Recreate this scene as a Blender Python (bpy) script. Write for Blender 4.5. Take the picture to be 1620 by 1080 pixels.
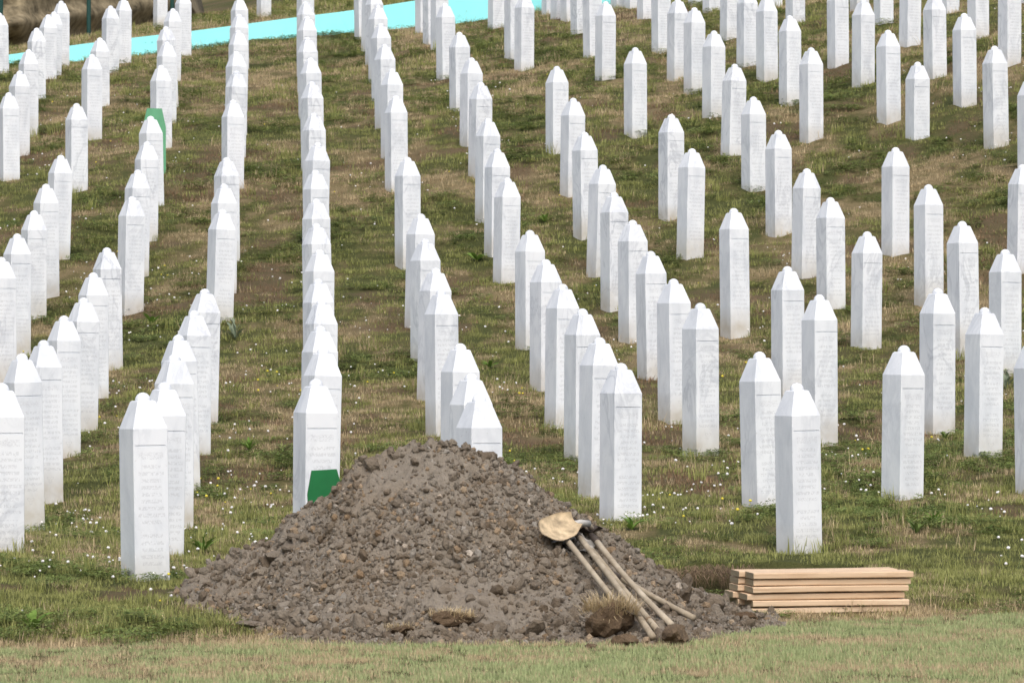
import bpy, math, random
import numpy as np
from mathutils import Vector, Matrix, Euler

for o in list(bpy.data.objects):
    bpy.data.objects.remove(o, do_unlink=True)
SC = bpy.context.scene
COL = SC.collection
R = math.radians

# ------------------------------------------------------------------ camera
FPX, HOR, CXP, CAMH = 6800.0, 590.0, 810.0, 1.6      # focal length in photo pixels, eye-level row
cam_d = bpy.data.cameras.new('camera')
cam = bpy.data.objects.new('camera', cam_d); COL.objects.link(cam)
cam.location = (0, 0, CAMH)
cam.rotation_euler = (R(90) + math.atan((HOR - 540) / FPX), 0, 0)
cam_d.sensor_width = 36.0
cam_d.lens = FPX / 1620 * 36.0
cam_d.clip_start = 0.5; cam_d.clip_end = 2000
cam_d.dof.use_dof = True; cam_d.dof.focus_distance = 37.0; cam_d.dof.aperture_fstop = 11.0
SC.camera = cam

# ------------------------------------------------------------------ sky, sun, exposure (bright thin overcast)
SUN_DIR = Vector((0.09, -0.75, 1.0)).normalized()     # towards the sun
elev = math.asin(SUN_DIR.z); az = math.atan2(SUN_DIR.x, SUN_DIR.y)
world = bpy.data.worlds.new('World'); SC.world = world; world.use_nodes = True
wn = world.node_tree.nodes; wl = world.node_tree.links
sky = wn.new('ShaderNodeTexSky'); sky.sky_type = 'NISHITA'; sky.sun_disc = False
sky.sun_elevation = elev; sky.sun_rotation = az
sky.dust_density = 5.0; sky.air_density = 1.0; sky.ozone_density = 1.0
hs = wn.new('ShaderNodeHueSaturation'); hs.inputs['Saturation'].default_value = 0.80   # thin cloud: pale sky
bg = wn['Background']; bg.inputs['Strength'].default_value = 0.15
wl.new(sky.outputs['Color'], hs.inputs['Color']); wl.new(hs.outputs['Color'], bg.inputs['Color'])
sun_d = bpy.data.lights.new('sun', 'SUN'); sun_d.energy = 1.25; sun_d.angle = R(60); sun_d.color = (1.0, 0.99, 0.975)
sun = bpy.data.objects.new('sun', sun_d); COL.objects.link(sun)
sun.rotation_euler = (-SUN_DIR).to_track_quat('-Z', 'Y').to_euler()
SC.view_settings.view_transform = 'Standard'; SC.view_settings.look = 'None'
SC.view_settings.gamma = 1.0; SC.view_settings.use_curve_mapping = False
SC.view_settings.exposure = 0.27

# ------------------------------------------------------------------ helpers
rng = np.random.default_rng(7)
def tag(o, label=None, cat=None, group=None, kind=None):
    if label: o['label'] = label
    if cat: o['category'] = cat
    if group: o['group'] = group
    if kind: o['kind'] = kind
    return o
def empty(name, loc=(0, 0, 0), rz=0.0, parent=None):
    o = bpy.data.objects.new(name, None); COL.objects.link(o)
    o.location = loc; o.rotation_euler = (0, 0, rz); o.empty_display_size = 0.1
    if parent: o.parent = parent
    return o
def obj(name, me, mats=None, parent=None, loc=(0, 0, 0), rot=(0, 0, 0), scl=None, coll=COL):
    o = bpy.data.objects.new(name, me); coll.objects.link(o)
    o.location = loc; o.rotation_euler = rot
    if scl is not None: o.scale = scl if hasattr(scl, '__len__') else (scl, scl, scl)
    if parent: o.parent = parent
    if mats is not None and len(me.materials) == 0:
        for m in (mats if isinstance(mats, (list, tuple)) else [mats]): me.materials.append(m)
    return o
def mesh(name, v, f, mats=None, smooth=False, mi=None):
    me = bpy.data.meshes.new(name); me.from_pydata([tuple(map(float, p)) for p in v], [], [tuple(map(int, q)) for q in f])
    if mats is not None:
        for m in (mats if isinstance(mats, (list, tuple)) else [mats]): me.materials.append(m)
    if mi is not None: me.polygons.foreach_set('material_index', mi)
    if smooth: me.polygons.foreach_set('use_smooth', [True] * len(me.polygons))
    me.update(); return me
def grid_mesh(name, V, quads, smooth=True):
    me = bpy.data.meshes.new(name); n = len(quads)
    me.vertices.add(len(V)); me.vertices.foreach_set('co', np.ascontiguousarray(V, dtype=np.float32).ravel())
    me.loops.add(n * 4); me.loops.foreach_set('vertex_index', np.ascontiguousarray(quads, dtype=np.int32).ravel())
    me.polygons.add(n); me.polygons.foreach_set('loop_start', np.arange(0, n * 4, 4, dtype=np.int32))
    me.polygons.foreach_set('loop_total', np.full(n, 4, dtype=np.int32))
    me.polygons.foreach_set('use_smooth', np.full(n, smooth))
    me.update(calc_edges=True); me.validate(); return me
def _h(ix, iy, s):
    v = np.sin(ix * 127.1 + iy * 311.7 + s * 74.7) * 43758.5453
    return v - np.floor(v)
def vnoise(x, y, s=0):
    x = np.asarray(x, float); y = np.asarray(y, float)
    ix = np.floor(x); iy = np.floor(y); fx = x - ix; fy = y - iy
    fx = fx * fx * fx * (fx * (fx * 6 - 15) + 10); fy = fy * fy * fy * (fy * (fy * 6 - 15) + 10)
    a = _h(ix, iy, s); b = _h(ix + 1, iy, s); c = _h(ix, iy + 1, s); d = _h(ix + 1, iy + 1, s)
    return (a + (b - a) * fx + (c - a) * fy + (a - b - c + d) * fx * fy) * 2 - 1
def fbm(x, y, s=0, o=4, g=0.5):
    t = 0; a = 1; f = 1; n = 0
    for i in range(o):
        t = t + a * vnoise(x * f + 17.3 * i, y * f - 9.1 * i, s + i); n += a; a *= g; f *= 2.03
    return t / n
def sstep(a, b, x):
    t = np.clip((np.asarray(x, float) - a) / (b - a), 0, 1); return t * t * (3 - 2 * t)

# ------------------------------------------------------------------ materials
def new_mat(name):
    m = bpy.data.materials.new(name); m.use_nodes = True
    nt = m.node_tree; return m, nt, nt.nodes['Principled BSDF']
def N(nt, t, **kw):
    n = nt.nodes.new(t)
    for k, v in kw.items(): setattr(n, k, v)
    return n
def mth(nt, op, a, b=None, c=None, clamp=False):
    n = nt.nodes.new('ShaderNodeMath'); n.operation = op; n.use_clamp = clamp
    for i, v in enumerate((a, b, c)):
        if v is None: continue
        if isinstance(v, (int, float)): n.inputs[i].default_value = v
        else: nt.links.new(v, n.inputs[i])
    return n.outputs[0]
def noise(nt, vec, scale, detail=3.0, rough=0.55, dist=0.0):
    n = N(nt, 'ShaderNodeTexNoise'); n.inputs['Scale'].default_value = scale
    n.inputs['Detail'].default_value = detail; n.inputs['Roughness'].default_value = rough; n.inputs['Distortion'].default_value = dist
    if vec is not None: nt.links.new(vec, n.inputs['Vector'])
    return n.outputs['Fac']
def ramp(nt, fac, stops):
    n = N(nt, 'ShaderNodeValToRGB'); e = n.color_ramp.elements
    while len(e) < len(stops): e.new(0.5)
    for i, (p, c) in enumerate(stops):
        e[i].position = p; e[i].color = (*c, 1) if len(c) == 3 else c
    nt.links.new(fac, n.inputs[0]); return n.outputs['Color']
def mixc(nt, fac, a, b, mode='MIX'):
    n = N(nt, 'ShaderNodeMix', data_type='RGBA', blend_type=mode)
    for s, v in ((n.inputs[0], fac), (n.inputs[6], a), (n.inputs[7], b)):
        if isinstance(v, (int, float)): s.default_value = v
        elif isinstance(v, tuple): s.default_value = (*v, 1)
        else: nt.links.new(v, s)
    return n.outputs[2]
def bump(nt, h, strength, dist=0.01):
    n = N(nt, 'ShaderNodeBump'); n.inputs['Strength'].default_value = strength; n.inputs['Distance'].default_value = dist
    nt.links.new(h, n.inputs['Height']); return n.outputs[0]
def wpos(nt): return N(nt, 'ShaderNodeNewGeometry').outputs['Position']
def opos(nt): return N(nt, 'ShaderNodeTexCoord').outputs['Object']
def orand(nt): return N(nt, 'ShaderNodeObjectInfo').outputs['Random']

def marble(name, inscribed):
    m, nt, p = new_mat(name); L = nt.links
    P = wpos(nt); O = opos(nt); rnd = orand(nt)
    # grey-blue veins and clouding, running steeply through the block
    mp = N(nt, 'ShaderNodeMapping'); mp.inputs['Rotation'].default_value = (0.5, 0.7, 0.3); mp.inputs['Scale'].default_value = (1, 1, 0.45)
    L.new(P, mp.inputs[0])
    n1 = noise(nt, mp.outputs[0], 3.2, 5, 0.6, 1.2)
    vein = mth(nt, 'SUBTRACT', 1.0, mth(nt, 'MULTIPLY', mth(nt, 'ABSOLUTE', mth(nt, 'SUBTRACT', n1, 0.5)), 22.0), clamp=True)
    amount = noise(nt, P, 0.9, 2)
    amount = mth(nt, 'MULTIPLY', mth(nt, 'SUBTRACT', amount, 0.45, clamp=True), 4.0, clamp=True)
    vein = mth(nt, 'MULTIPLY', vein, mth(nt, 'ADD', mth(nt, 'MULTIPLY', amount, 0.6), 0.10))
    cloud = noise(nt, mp.outputs[0], 5.0, 4, 0.6, 0.4)
    base = ramp(nt, cloud, [(0.30, (0.64, 0.675, 0.72)), (0.55, (0.765, 0.795, 0.83)), (0.8, (0.81, 0.835, 0.86))])
    col = mixc(nt, vein, base, (0.44, 0.47, 0.52))
    sx = N(nt, 'ShaderNodeSeparateXYZ'); L.new(O, sx.inputs[0])
    x, y, z = sx.outputs
    # splash dirt near the ground
    dirt = mth(nt, 'MULTIPLY', mth(nt, 'SUBTRACT', 1.0, mth(nt, 'DIVIDE', mth(nt, 'ADD', z, -0.02), mth(nt, 'ADD', mth(nt, 'MULTIPLY', rnd, 0.22), 0.16)), clamp=True), noise(nt, P, 6, 4))
    col = mixc(nt, mth(nt, 'MULTIPLY', dirt, 1.15, clamp=True), col, (0.46, 0.41, 0.32))
    spk = mth(nt, 'GREATER_THAN', noise(nt, P, 38, 2), 0.735)
    col = mixc(nt, mth(nt, 'MULTIPLY', spk, 0.35), col, (0.42, 0.41, 0.38))
    hgt = noise(nt, P, 60, 2)
    if inscribed:
        seed = mth(nt, 'MULTIPLY', rnd, 37.0)
        zt = mth(nt, 'SUBTRACT', 1.115, z)                 # distance below the shoulder
        rowf = mth(nt, 'DIVIDE', zt, 0.046)
        row = mth(nt, 'FLOOR', rowf); fr = mth(nt, 'FRACT', rowf)
        inrow = mth(nt, 'LESS_THAN', mth(nt, 'ABSOLUTE', mth(nt, 'SUBTRACT', fr, 0.5)), 0.27)
        wn_ = N(nt, 'ShaderNodeTexWhiteNoise', noise_dimensions='2D')
        cv = N(nt, 'ShaderNodeCombineXYZ'); L.new(row, cv.inputs[0]); L.new(seed, cv.inputs[1]); L.new(cv.outputs[0], wn_.inputs['Vector'])
        half = mth(nt, 'ADD', mth(nt, 'MULTIPLY', wn_.outputs['Value'], 0.040), 0.066)
        inlen = mth(nt, 'LESS_THAN', mth(nt, 'ABSOLUTE', x), half)
        lo = mth(nt, 'GREATER_THAN', zt, 0.228); hi = mth(nt, 'LESS_THAN', zt, 0.92)
        gap = mth(nt, 'GREATER_THAN', mth(nt, 'ABSOLUTE', mth(nt, 'SUBTRACT', zt, mth(nt, 'ADD', mth(nt, 'MULTIPLY', rnd, 0.1), 0.60))), 0.022)
        cs = N(nt, 'ShaderNodeCombineXYZ')
        L.new(mth(nt, 'MULTIPLY', x, 95.0), cs.inputs[0]); L.new(mth(nt, 'ADD', mth(nt, 'MULTIPLY', row, 5.37), seed), cs.inputs[1]); L.new(mth(nt, 'MULTIPLY', z, 70.0), cs.inputs[2])
        st = mth(nt, 'GREATER_THAN', noise(nt, cs.outputs[0], 1.0, 1.5, 0.6), 0.485)
        txt = st
        for q in (inrow, inlen, lo, hi, gap): txt = mth(nt, 'MULTIPLY', txt, q)
        # larger flowing line of script under the rule
        c2 = N(nt, 'ShaderNodeCombineXYZ')
        L.new(mth(nt, 'MULTIPLY', x, 46.0), c2.inputs[0]); L.new(seed, c2.inputs[1]); L.new(mth(nt, 'MULTIPLY', z, 60.0), c2.inputs[2])
        sc_n = noise(nt, c2.outputs[0], 1.0, 2.5, 0.6, 0.8)
        scr = mth(nt, 'LESS_THAN', mth(nt, 'ABSOLUTE', mth(nt, 'SUBTRACT', sc_n, 0.5)), 0.040)
        scr = mth(nt, 'MULTIPLY', scr, mth(nt, 'LESS_THAN', mth(nt, 'ABSOLUTE', x), 0.088))
        scr = mth(nt, 'MULTIPLY', scr, mth(nt, 'LESS_THAN', mth(nt, 'ABSOLUTE', mth(nt, 'SUBTRACT', zt, 0.180)), 0.024))
        # small flower emblem near the foot
        ez = mth(nt, 'SUBTRACT', zt, 0.985)
        rad = mth(nt, 'SQRT', mth(nt, 'ADD', mth(nt, 'MULTIPLY', x, x), mth(nt, 'MULTIPLY', ez, ez)))
        ang = mth(nt, 'ARCTAN2', x, ez)
        pet = mth(nt, 'ADD', 0.021, mth(nt, 'MULTIPLY', mth(nt, 'COSINE', mth(nt, 'MULTIPLY', ang, 3.0)), 0.012))
        emb = mth(nt, 'LESS_THAN', mth(nt, 'ABSOLUTE', mth(nt, 'SUBTRACT', rad, pet)), 0.0035)
        ink = mth(nt, 'MAXIMUM', mth(nt, 'MAXIMUM', txt, scr), emb)
        col = mixc(nt, mth(nt, 'MULTIPLY', ink, 0.24), col, (0.30, 0.31, 0.33))
        hgt = mth(nt, 'SUBTRACT', mth(nt, 'MULTIPLY', hgt, 0.25), ink)
    L.new(col, p.inputs['Base Color']); p.inputs['Roughness'].default_value = 0.55
    p.inputs['Specular IOR Level'].default_value = 0.35
    L.new(bump(nt, hgt, 0.25, 0.004), p.inputs['Normal'])
    return m
MARBLE = marble('marble', False); MARBLE_TXT = marble('marble_inscribed', True)

def soil_mat(name, tint=(1, 1, 1), dark=1.0):
    m, nt, p = new_mat(name); L = nt.links; P = wpos(nt)
    a = noise(nt, P, 2.6, 4, 0.6); b = noise(nt, P, 22, 5, 0.7); c = noise(nt, P, 75, 3)
    c1 = ramp(nt, b, [(0.25, (0.085, 0.068, 0.052)), (0.5, (0.165, 0.138, 0.110)), (0.75, (0.27, 0.245, 0.21))])
    c2 = ramp(nt, b, [(0.25, (0.10, 0.075, 0.05)), (0.6, (0.175, 0.135, 0.095)), (0.8, (0.25, 0.20, 0.15))])
    col = mixc(nt, ramp(nt, a, [(0.42, (0, 0, 0)), (0.6, (1, 1, 1))]), c1, c2)
    r = orand(nt)
    col = mixc(nt, 0.55, col, mixc(nt, r, (0.10, 0.078, 0.058), (0.26, 0.24, 0.21)))
    col = mixc(nt, 1.0, col, tuple(t * dark for t in tint), 'MULTIPLY')
    L.new(col, p.inputs['Base Color']); p.inputs['Roughness'].default_value = 0.95; p.inputs['Specular IOR Level'].default_value = 0.15
    L.new(bump(nt, mth(nt, 'ADD', b, mth(nt, 'MULTIPLY', c, 0.5)), 0.9, 0.02), p.inputs['Normal'])
    return m
SOIL = soil_mat('soil', (1.03, 1.0, 0.945)); SOD = soil_mat('sod_earth', (0.68, 0.55, 0.42)); GREYCLOD = soil_mat('grey_clod', (1.35, 1.38, 1.4)); TANCLOD = soil_mat('tan_clod', (1.5, 1.3, 1.05)); PALESTONE = soil_mat('pale_pebble', (2.3, 2.25, 2.2))

def blade_mat(name, lo, hi, tip=None, trans=0.25):
    m, nt, p = new_mat(name); L = nt.links; P = wpos(nt)
    a = noise(nt, P, 0.9, 3); b = noise(nt, P, 6.0, 2); r = orand(nt)
    bl = N(nt, 'ShaderNodeAttribute', attribute_name='tone').outputs['Fac']
    f = mth(nt, 'ADD', mth(nt, 'MULTIPLY', a, 0.35), mth(nt, 'ADD', mth(nt, 'MULTIPLY', b, 0.45), mth(nt, 'ADD', mth(nt, 'MULTIPLY', r, 0.35), mth(nt, 'MULTIPLY', bl, 0.6))))
    col = mixc(nt, mth(nt, 'SUBTRACT', f, 0.40, clamp=True), lo, hi)
    if tip:
        at = N(nt, 'ShaderNodeAttribute', attribute_name='tipf')
        col = mixc(nt, mth(nt, 'MULTIPLY', at.outputs['Fac'], 0.6), col, tip)
    L.new(col, p.inputs['Base Color']); p.inputs['Roughness'].default_value = 0.7; p.inputs['Specular IOR Level'].default_value = 0.25
    tr = N(nt, 'ShaderNodeBsdfTranslucent'); L.new(col, tr.inputs['Color'])
    mx = N(nt, 'ShaderNodeMixShader'); mx.inputs[0].default_value = trans
    L.new(p.outputs[0], mx.inputs[1]); L.new(tr.outputs[0], mx.inputs[2]); L.new(mx.outputs[0], nt.nodes['Material Output'].inputs[0])
    return m
G_GREEN = blade_mat('grass_green', (0.082, 0.100, 0.022), (0.37, 0.395, 0.115), (0.45, 0.44, 0.18))
G_LAWN = blade_mat('lawn_green', (0.19, 0.25, 0.085), (0.45, 0.53, 0.235), (0.54, 0.57, 0.31))
G_DRY = blade_mat('grass_dry', (0.24, 0.17, 0.08), (0.66, 0.52, 0.31), (0.70, 0.58, 0.38))
G_BROWN = blade_mat('grass_brown', (0.14, 0.085, 0.048), (0.33, 0.22, 0.125), None, 0.15)
G_ROOT = blade_mat('dead_root', (0.055, 0.036, 0.024), (0.20, 0.14, 0.085), None, 0.1)
G_CLOVER = blade_mat('clover_leaf', (0.070, 0.115, 0.026), (0.28, 0.34, 0.10), None, 0.2)
G_WEED = blade_mat('weed_leaf', (0.12, 0.21, 0.035), (0.28, 0.42, 0.09), None, 0.25)
G_WEED_PALE = blade_mat('pale_weed_leaf', (0.16, 0.20, 0.13), (0.30, 0.34, 0.24), None, 0.15)

def simple(name, col, rough=0.6, var=0.0, nscale=8, metal=0.0, spec=0.4):
    m, nt, p = new_mat(name)
    if var:
        n = noise(nt, wpos(nt), nscale, 4, 0.6)
        c = ramp(nt, n, [(0.3, tuple(v * (1 - var) for v in col)), (0.7, tuple(min(1, v * (1 + var)) for v in col))])
        nt.links.new(c, p.inputs['Base Color']); nt.links.new(bump(nt, n, 0.2, 0.005), p.inputs['Normal'])
    else: p.inputs['Base Color'].default_value = (*col, 1)
    p.inputs['Roughness'].default_value = rough; p.inputs['Metallic'].default_value = metal; p.inputs['Specular IOR Level'].default_value = spec
    return m
PETAL = simple('petal_white', (0.85, 0.83, 0.82)); PETAL_Y = simple('petal_yellow', (0.75, 0.62, 0.06)); STEM = simple('stem_green', (0.12, 0.17, 0.06))
GREENPAINT = simple('green_paint', (0.010, 0.145, 0.042), 0.42, 0.12, 5); GREENPAINT_PALE = simple('faded_green_paint', (0.13, 0.38, 0.21), 0.5, 0.12, 5)
TURQ = simple('turquoise_paint', (0.23, 0.70, 0.71), 0.6, 0.05, 1.2)
POSTGREEN = simple('post_green', (0.010, 0.055, 0.045), 0.5, 0.15, 4)
RUST = simple('rusty_steel', (0.46, 0.36, 0.23), 0.8, 0.42, 19); STEEL = simple('worn_grey_steel', (0.30, 0.285, 0.26), 0.55, 0.3, 14, 0.4); DARKSTEEL = simple('dark_iron', (0.07, 0.055, 0.045), 0.7, 0.35, 20, 0.2)
PALESTEEL = simple('pale_steel', (0.52, 0.50, 0.46), 0.6, 0.2, 18, 0.1)
BANK = simple('bank_rock', (0.20, 0.165, 0.105), 0.95, 0.6, 3.6, 0, 0.1)

def wood_mat(name, c0, c1, c2, axis=0, gs=26):
    m, nt, p = new_mat(name); L = nt.links; O = opos(nt); r = orand(nt)
    mp = N(nt, 'ShaderNodeMapping'); s = [gs, gs, gs]; s[axis] = gs * 0.07; mp.inputs['Scale'].default_value = s
    ad = N(nt, 'ShaderNodeVectorMath', operation='ADD'); L.new(O, ad.inputs[0])
    cb = N(nt, 'ShaderNodeCombineXYZ'); 
    for i in range(3): L.new(mth(nt, 'MULTIPLY', r, 13.0 + i), cb.inputs[i])
    L.new(cb.outputs[0], ad.inputs[1]); L.new(ad.outputs[0], mp.inputs[0])
    n = noise(nt, mp.outputs[0], 1.0, 5, 0.65, 0.6); n2 = noise(nt, ad.outputs[0], 3.0, 2)
    col = ramp(nt, n, [(0.25, c0), (0.5, c1), (0.75, c2)])
    col = mixc(nt, mth(nt, 'MULTIPLY', n2, 0.35), col, c0); col = mixc(nt, mth(nt, 'MULTIPLY', r, 0.25), col, c2)
    L.new(col, p.inputs['Base Color']); p.inputs['Roughness'].default_value = 0.75; p.inputs['Specular IOR Level'].default_value = 0.25
    L.new(bump(nt, n, 0.35, 0.003), p.inputs['Normal']); return m
PINE = wood_mat('pine_plank', (0.46, 0.30, 0.175), (0.68, 0.50, 0.335), (0.80, 0.65, 0.48), 0)
ENDGRAIN = wood_mat('pine_end_grain', (0.19, 0.155, 0.10), (0.29, 0.24, 0.155), (0.38, 0.32, 0.21), 1, 40)
HANDLE = wood_mat('worn_handle_wood', (0.20, 0.155, 0.105), (0.37, 0.31, 0.225), (0.55, 0.48, 0.37), 2, 7)

# ------------------------------------------------------------------ where the gravestones stand
# (line across the slope, x, distance, height of the finial's top, ground height at its foot), in metres,
# worked out from each stone's size in the photograph (a face is 0.25 m wide)
STONES = [
    (-5, -9.425, 79.17, 8.237, 7.2), (-4, -7.339, 62.74, 5.696, 4.414), (-4, -7.554, 65.84, 6.228, 4.95), (-4, -7.786, 69.17, 6.808, 5.404), (-4, -8.178, 73.91, 7.535, 6.393),
    (-4, -8.399, 77.71, 8.079, 6.937), (-4, -8.412, 78.62, 8.213, 6.853), (-4, -8.624, 82.18, 8.718, 7.498), (-3, -5.671, 47.79, 2.89, 1.53), (-3, -5.751, 49.93, 3.22, 1.732),
    (-3, -5.887, 52.88, 3.599, 2.09), (-3, -5.851, 54.05, 3.977, 2.522), (-3, -5.937, 56.18, 4.45, 3.161), (-3, -6.192, 61.12, 5.438, 4.152), (-3, -6.568, 67.13, 6.58, 5.203),
    (-3, -7.021, 73.23, 7.312, 6.005), (-3, -7.419, 79.32, 8.377, 7.234), (-3, -7.399, 81.68, 8.723, 7.498), (-3, -7.936, 96.92, 10.819, 9.582), (-2, -3.594, 30.27, 1.531, 0.416),
    (-2, -4.078, 36.01, 1.764, 0.209), (-2, -4.134, 38.05, 1.893, 0.391), (-2, -4.304, 41.28, 2.152, 0.78), (-2, -4.329, 43.22, 2.359, 0.974), (-2, -4.455, 45.78, 2.67, 1.25),
    (-2, -4.526, 48.24, 3.008, 1.517), (-2, -4.64, 52.23, 3.747, 2.345), (-2, -4.779, 54.62, 4.186, 2.765), (-2, -4.849, 56.93, 4.664, 3.308), (-2, -4.975, 59.45, 5.154, 3.943),
    (-2, -5.278, 64.67, 6.232, 5.176), (-2, -5.576, 69.29, 6.939, 5.579), (-2, -5.793, 72.55, 7.452, 6.092), (-2, -6.115, 77.22, 8.15, 6.79), (-2, -6.332, 82.7, 8.943, 7.705),
    (-1, -2.446, 28.72, 1.471, 0.253), (-1, -2.564, 31.41, 1.535, 0.175), (-1, -2.758, 35.05, 1.755, 0.353), (-1, -2.937, 38.33, 1.944, 0.49), (-1, -3.017, 40.71, 2.194, 0.918),
    (-1, -3.128, 43.36, 2.451, 1.045), (-1, -3.452, 50.7, 3.531, 2.204), (-1, -3.552, 52.96, 3.929, 2.675), (-1, -3.659, 55.24, 4.37, 3.038), (-1, -3.932, 60.49, 5.443, 4.322),
    (-1, -4.127, 63.92, 6.093, 4.733), (-1, -4.283, 66.8, 6.6, 5.24), (-1, -4.507, 70.62, 7.229, 5.869), (-1, -4.737, 74.4, 7.814, 6.454), (-1, -5.001, 79.09, 8.509, 7.149),
    (-1, -5.577, 96.55, 10.945, 9.708), (0, -1.418, 30.91, 1.559, 0.199), (0, -1.621, 36.21, 1.818, 0.458), (0, -1.747, 38.84, 2.03, 0.67), (0, -1.874, 41.81, 2.318, 0.958),
    (0, -1.969, 43.97, 2.563, 1.203), (0, -2.113, 46.92, 2.949, 1.589), (0, -2.221, 49.33, 3.318, 1.958), (0, -2.336, 51.45, 3.684, 2.324), (0, -2.441, 53.83, 4.141, 2.781),
    (0, -2.566, 56.12, 4.61, 3.25), (0, -2.697, 58.72, 5.152, 3.792), (0, -2.875, 61.96, 5.799, 4.439), (0, -3.033, 65.01, 6.367, 5.007), (0, -3.23, 68.34, 6.94, 5.58),
    (0, -3.461, 72.54, 7.616, 6.256), (0, -3.664, 76.39, 8.204, 6.844), (0, -3.896, 80.93, 8.867, 7.507), (1, -0.235, 31.01, 1.448, 0.088), (1, -0.313, 33.07, 1.599, 0.239),
    (1, -0.441, 36.34, 1.852, 0.492), (1, -0.675, 41.71, 2.412, 1.052), (1, -0.822, 44.6, 2.691, 1.226), (1, -0.955, 47.47, 3.081, 1.656), (1, -1.081, 49.79, 3.445, 2.137),
    (1, -1.322, 54.53, 4.339, 2.958), (1, -1.61, 59.89, 5.465, 4.105), (1, -1.755, 62.83, 6.049, 4.689), (1, -1.947, 66.19, 6.663, 5.303), (1, -2.116, 69.79, 7.274, 5.914),
    (1, -2.304, 73.81, 7.912, 6.552), (1, -2.487, 77.62, 8.488, 7.062), (1, -2.655, 80.23, 8.867, 7.629), (1, -2.909, 83.79, 9.368, 8.131), (2, 0.865, 34.31, 1.681, 0.465),
    (2, 0.728, 36.68, 1.907, 0.494), (2, 0.645, 39.72, 2.196, 0.736), (2, 0.487, 42.42, 2.48, 1.001), (2, 0.354, 45.02, 2.792, 1.388), (2, 0.205, 48.16, 3.201, 1.763),
    (2, -0.074, 53.29, 4.021, 2.591), (2, -0.194, 54.84, 4.463, 3.028), (2, -0.329, 57.32, 4.997, 3.66), (2, -0.455, 60.61, 5.7, 4.354), (2, -0.606, 63.4, 6.253, 4.998),
    (2, -0.81, 67.15, 6.926, 5.787), (2, -1.114, 72.86, 7.867, 6.629), (2, -1.328, 78.78, 8.77, 7.532), (2, -1.502, 80.43, 8.999, 7.762), (2, -1.716, 83.48, 9.43, 8.192),
    (3, 2.145, 32.08, 1.526, 0.251), (3, 2.048, 35.08, 1.776, 0.517), (3, 1.754, 39.95, 2.252, 0.795), (3, 1.614, 42.55, 2.534, 1.112), (3, 1.492, 45.55, 2.893, 1.54),
    (3, 1.368, 48.45, 3.324, 1.871), (3, 1.216, 50.92, 3.742, 2.344), (3, 1.087, 53.17, 4.176, 2.761), (3, 0.959, 55.74, 4.725, 3.243), (3, 0.817, 58.51, 5.343, 3.983),
    (3, 0.651, 61.78, 6.011, 4.725), (3, 0.205, 73.31, 8.068, 6.66), (3, 0.031, 75.46, 8.391, 7.154), (3, -0.308, 82.9, 9.482, 8.244), (4, 3.212, 35.4, 1.829, 0.559),
    (4, 2.905, 40.56, 2.342, 0.866), (4, 2.788, 43.41, 2.679, 1.281), (4, 2.532, 48.78, 3.472, 2.016), (4, 2.22, 53.6, 4.401, 2.964), (4, 2.088, 56.34, 4.991, 3.647),
    (4, 1.811, 62.96, 6.368, 5.072), (4, 1.515, 69.86, 7.641, 6.29), (4, 1.39, 73.54, 8.234, 6.997), (4, 1.244, 78.66, 9.014, 7.777), (4, 1.106, 82.84, 9.623, 8.386),
    (4, 0.912, 83.55, 9.706, 8.469), (4, 0.743, 85.03, 9.902, 8.665), (5, 4.365, 35.8, 1.884, 0.542), (5, 4.196, 38.3, 2.186, 0.935), (5, 4.066, 41.11, 2.412, 0.941),
    (5, 3.916, 47.55, 3.166, 1.719), (5, 3.723, 50.13, 3.649, 2.14), (5, 3.552, 52.05, 4.076, 2.809), (5, 3.405, 54.82, 4.696, 3.32), (5, 3.265, 58.01, 5.328, 4.082),
    (5, 3.1, 60.41, 5.944, 4.665), (5, 2.993, 63.81, 6.681, 5.41), (5, 2.847, 67.0, 7.298, 5.866), (5, 2.648, 68.8, 7.593, 6.355), (5, 2.544, 73.09, 8.297, 7.06),
    (5, 2.509, 80.6, 9.454, 8.216), (5, 2.367, 84.46, 10.004, 8.767), (5, 2.123, 84.94, 10.045, 8.807), (6, 5.175, 45.11, 2.9, 1.514), (6, 4.918, 46.78, 3.254, 1.813),
    (6, 4.848, 49.98, 3.793, 2.35), (6, 4.721, 52.93, 4.379, 3.079), (6, 4.245, 60.9, 6.212, 4.853), (6, 4.163, 64.26, 6.948, 5.522), (6, 3.993, 67.2, 7.49, 6.15),
    (6, 3.768, 68.93, 7.764, 6.526), (6, 3.726, 73.57, 8.528, 7.291), (6, 3.741, 80.54, 9.601, 8.363), (6, 3.587, 83.39, 9.999, 8.762), (7, 6.114, 51.65, 4.106, 2.747),
    (7, 5.645, 59.83, 5.929, 4.671), (7, 5.37, 61.2, 6.487, 5.182), (7, 5.291, 64.71, 7.224, 5.882), (7, 5.104, 67.22, 7.662, 6.424), (7, 4.937, 74.86, 8.903, 7.666),
    (7, 4.854, 79.83, 9.647, 8.409), (8, 6.81, 56.41, 5.482, 4.122), (8, 6.597, 58.52, 6.053, 4.75), (8, 6.444, 61.11, 6.714, 5.483), (8, 6.294, 63.85, 7.232, 5.994),
    (8, 6.271, 67.77, 7.955, 6.718), (8, 6.245, 72.2, 8.688, 7.45), (8, 6.128, 75.72, 9.218, 7.98), (9, 7.375, 63.69, 7.418, 6.18), (9, 7.348, 67.71, 8.145, 6.907),
    (9, 7.349, 72.2, 8.879, 7.641), (10, 8.554, 70.8, 8.939, 7.701),
]


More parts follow.
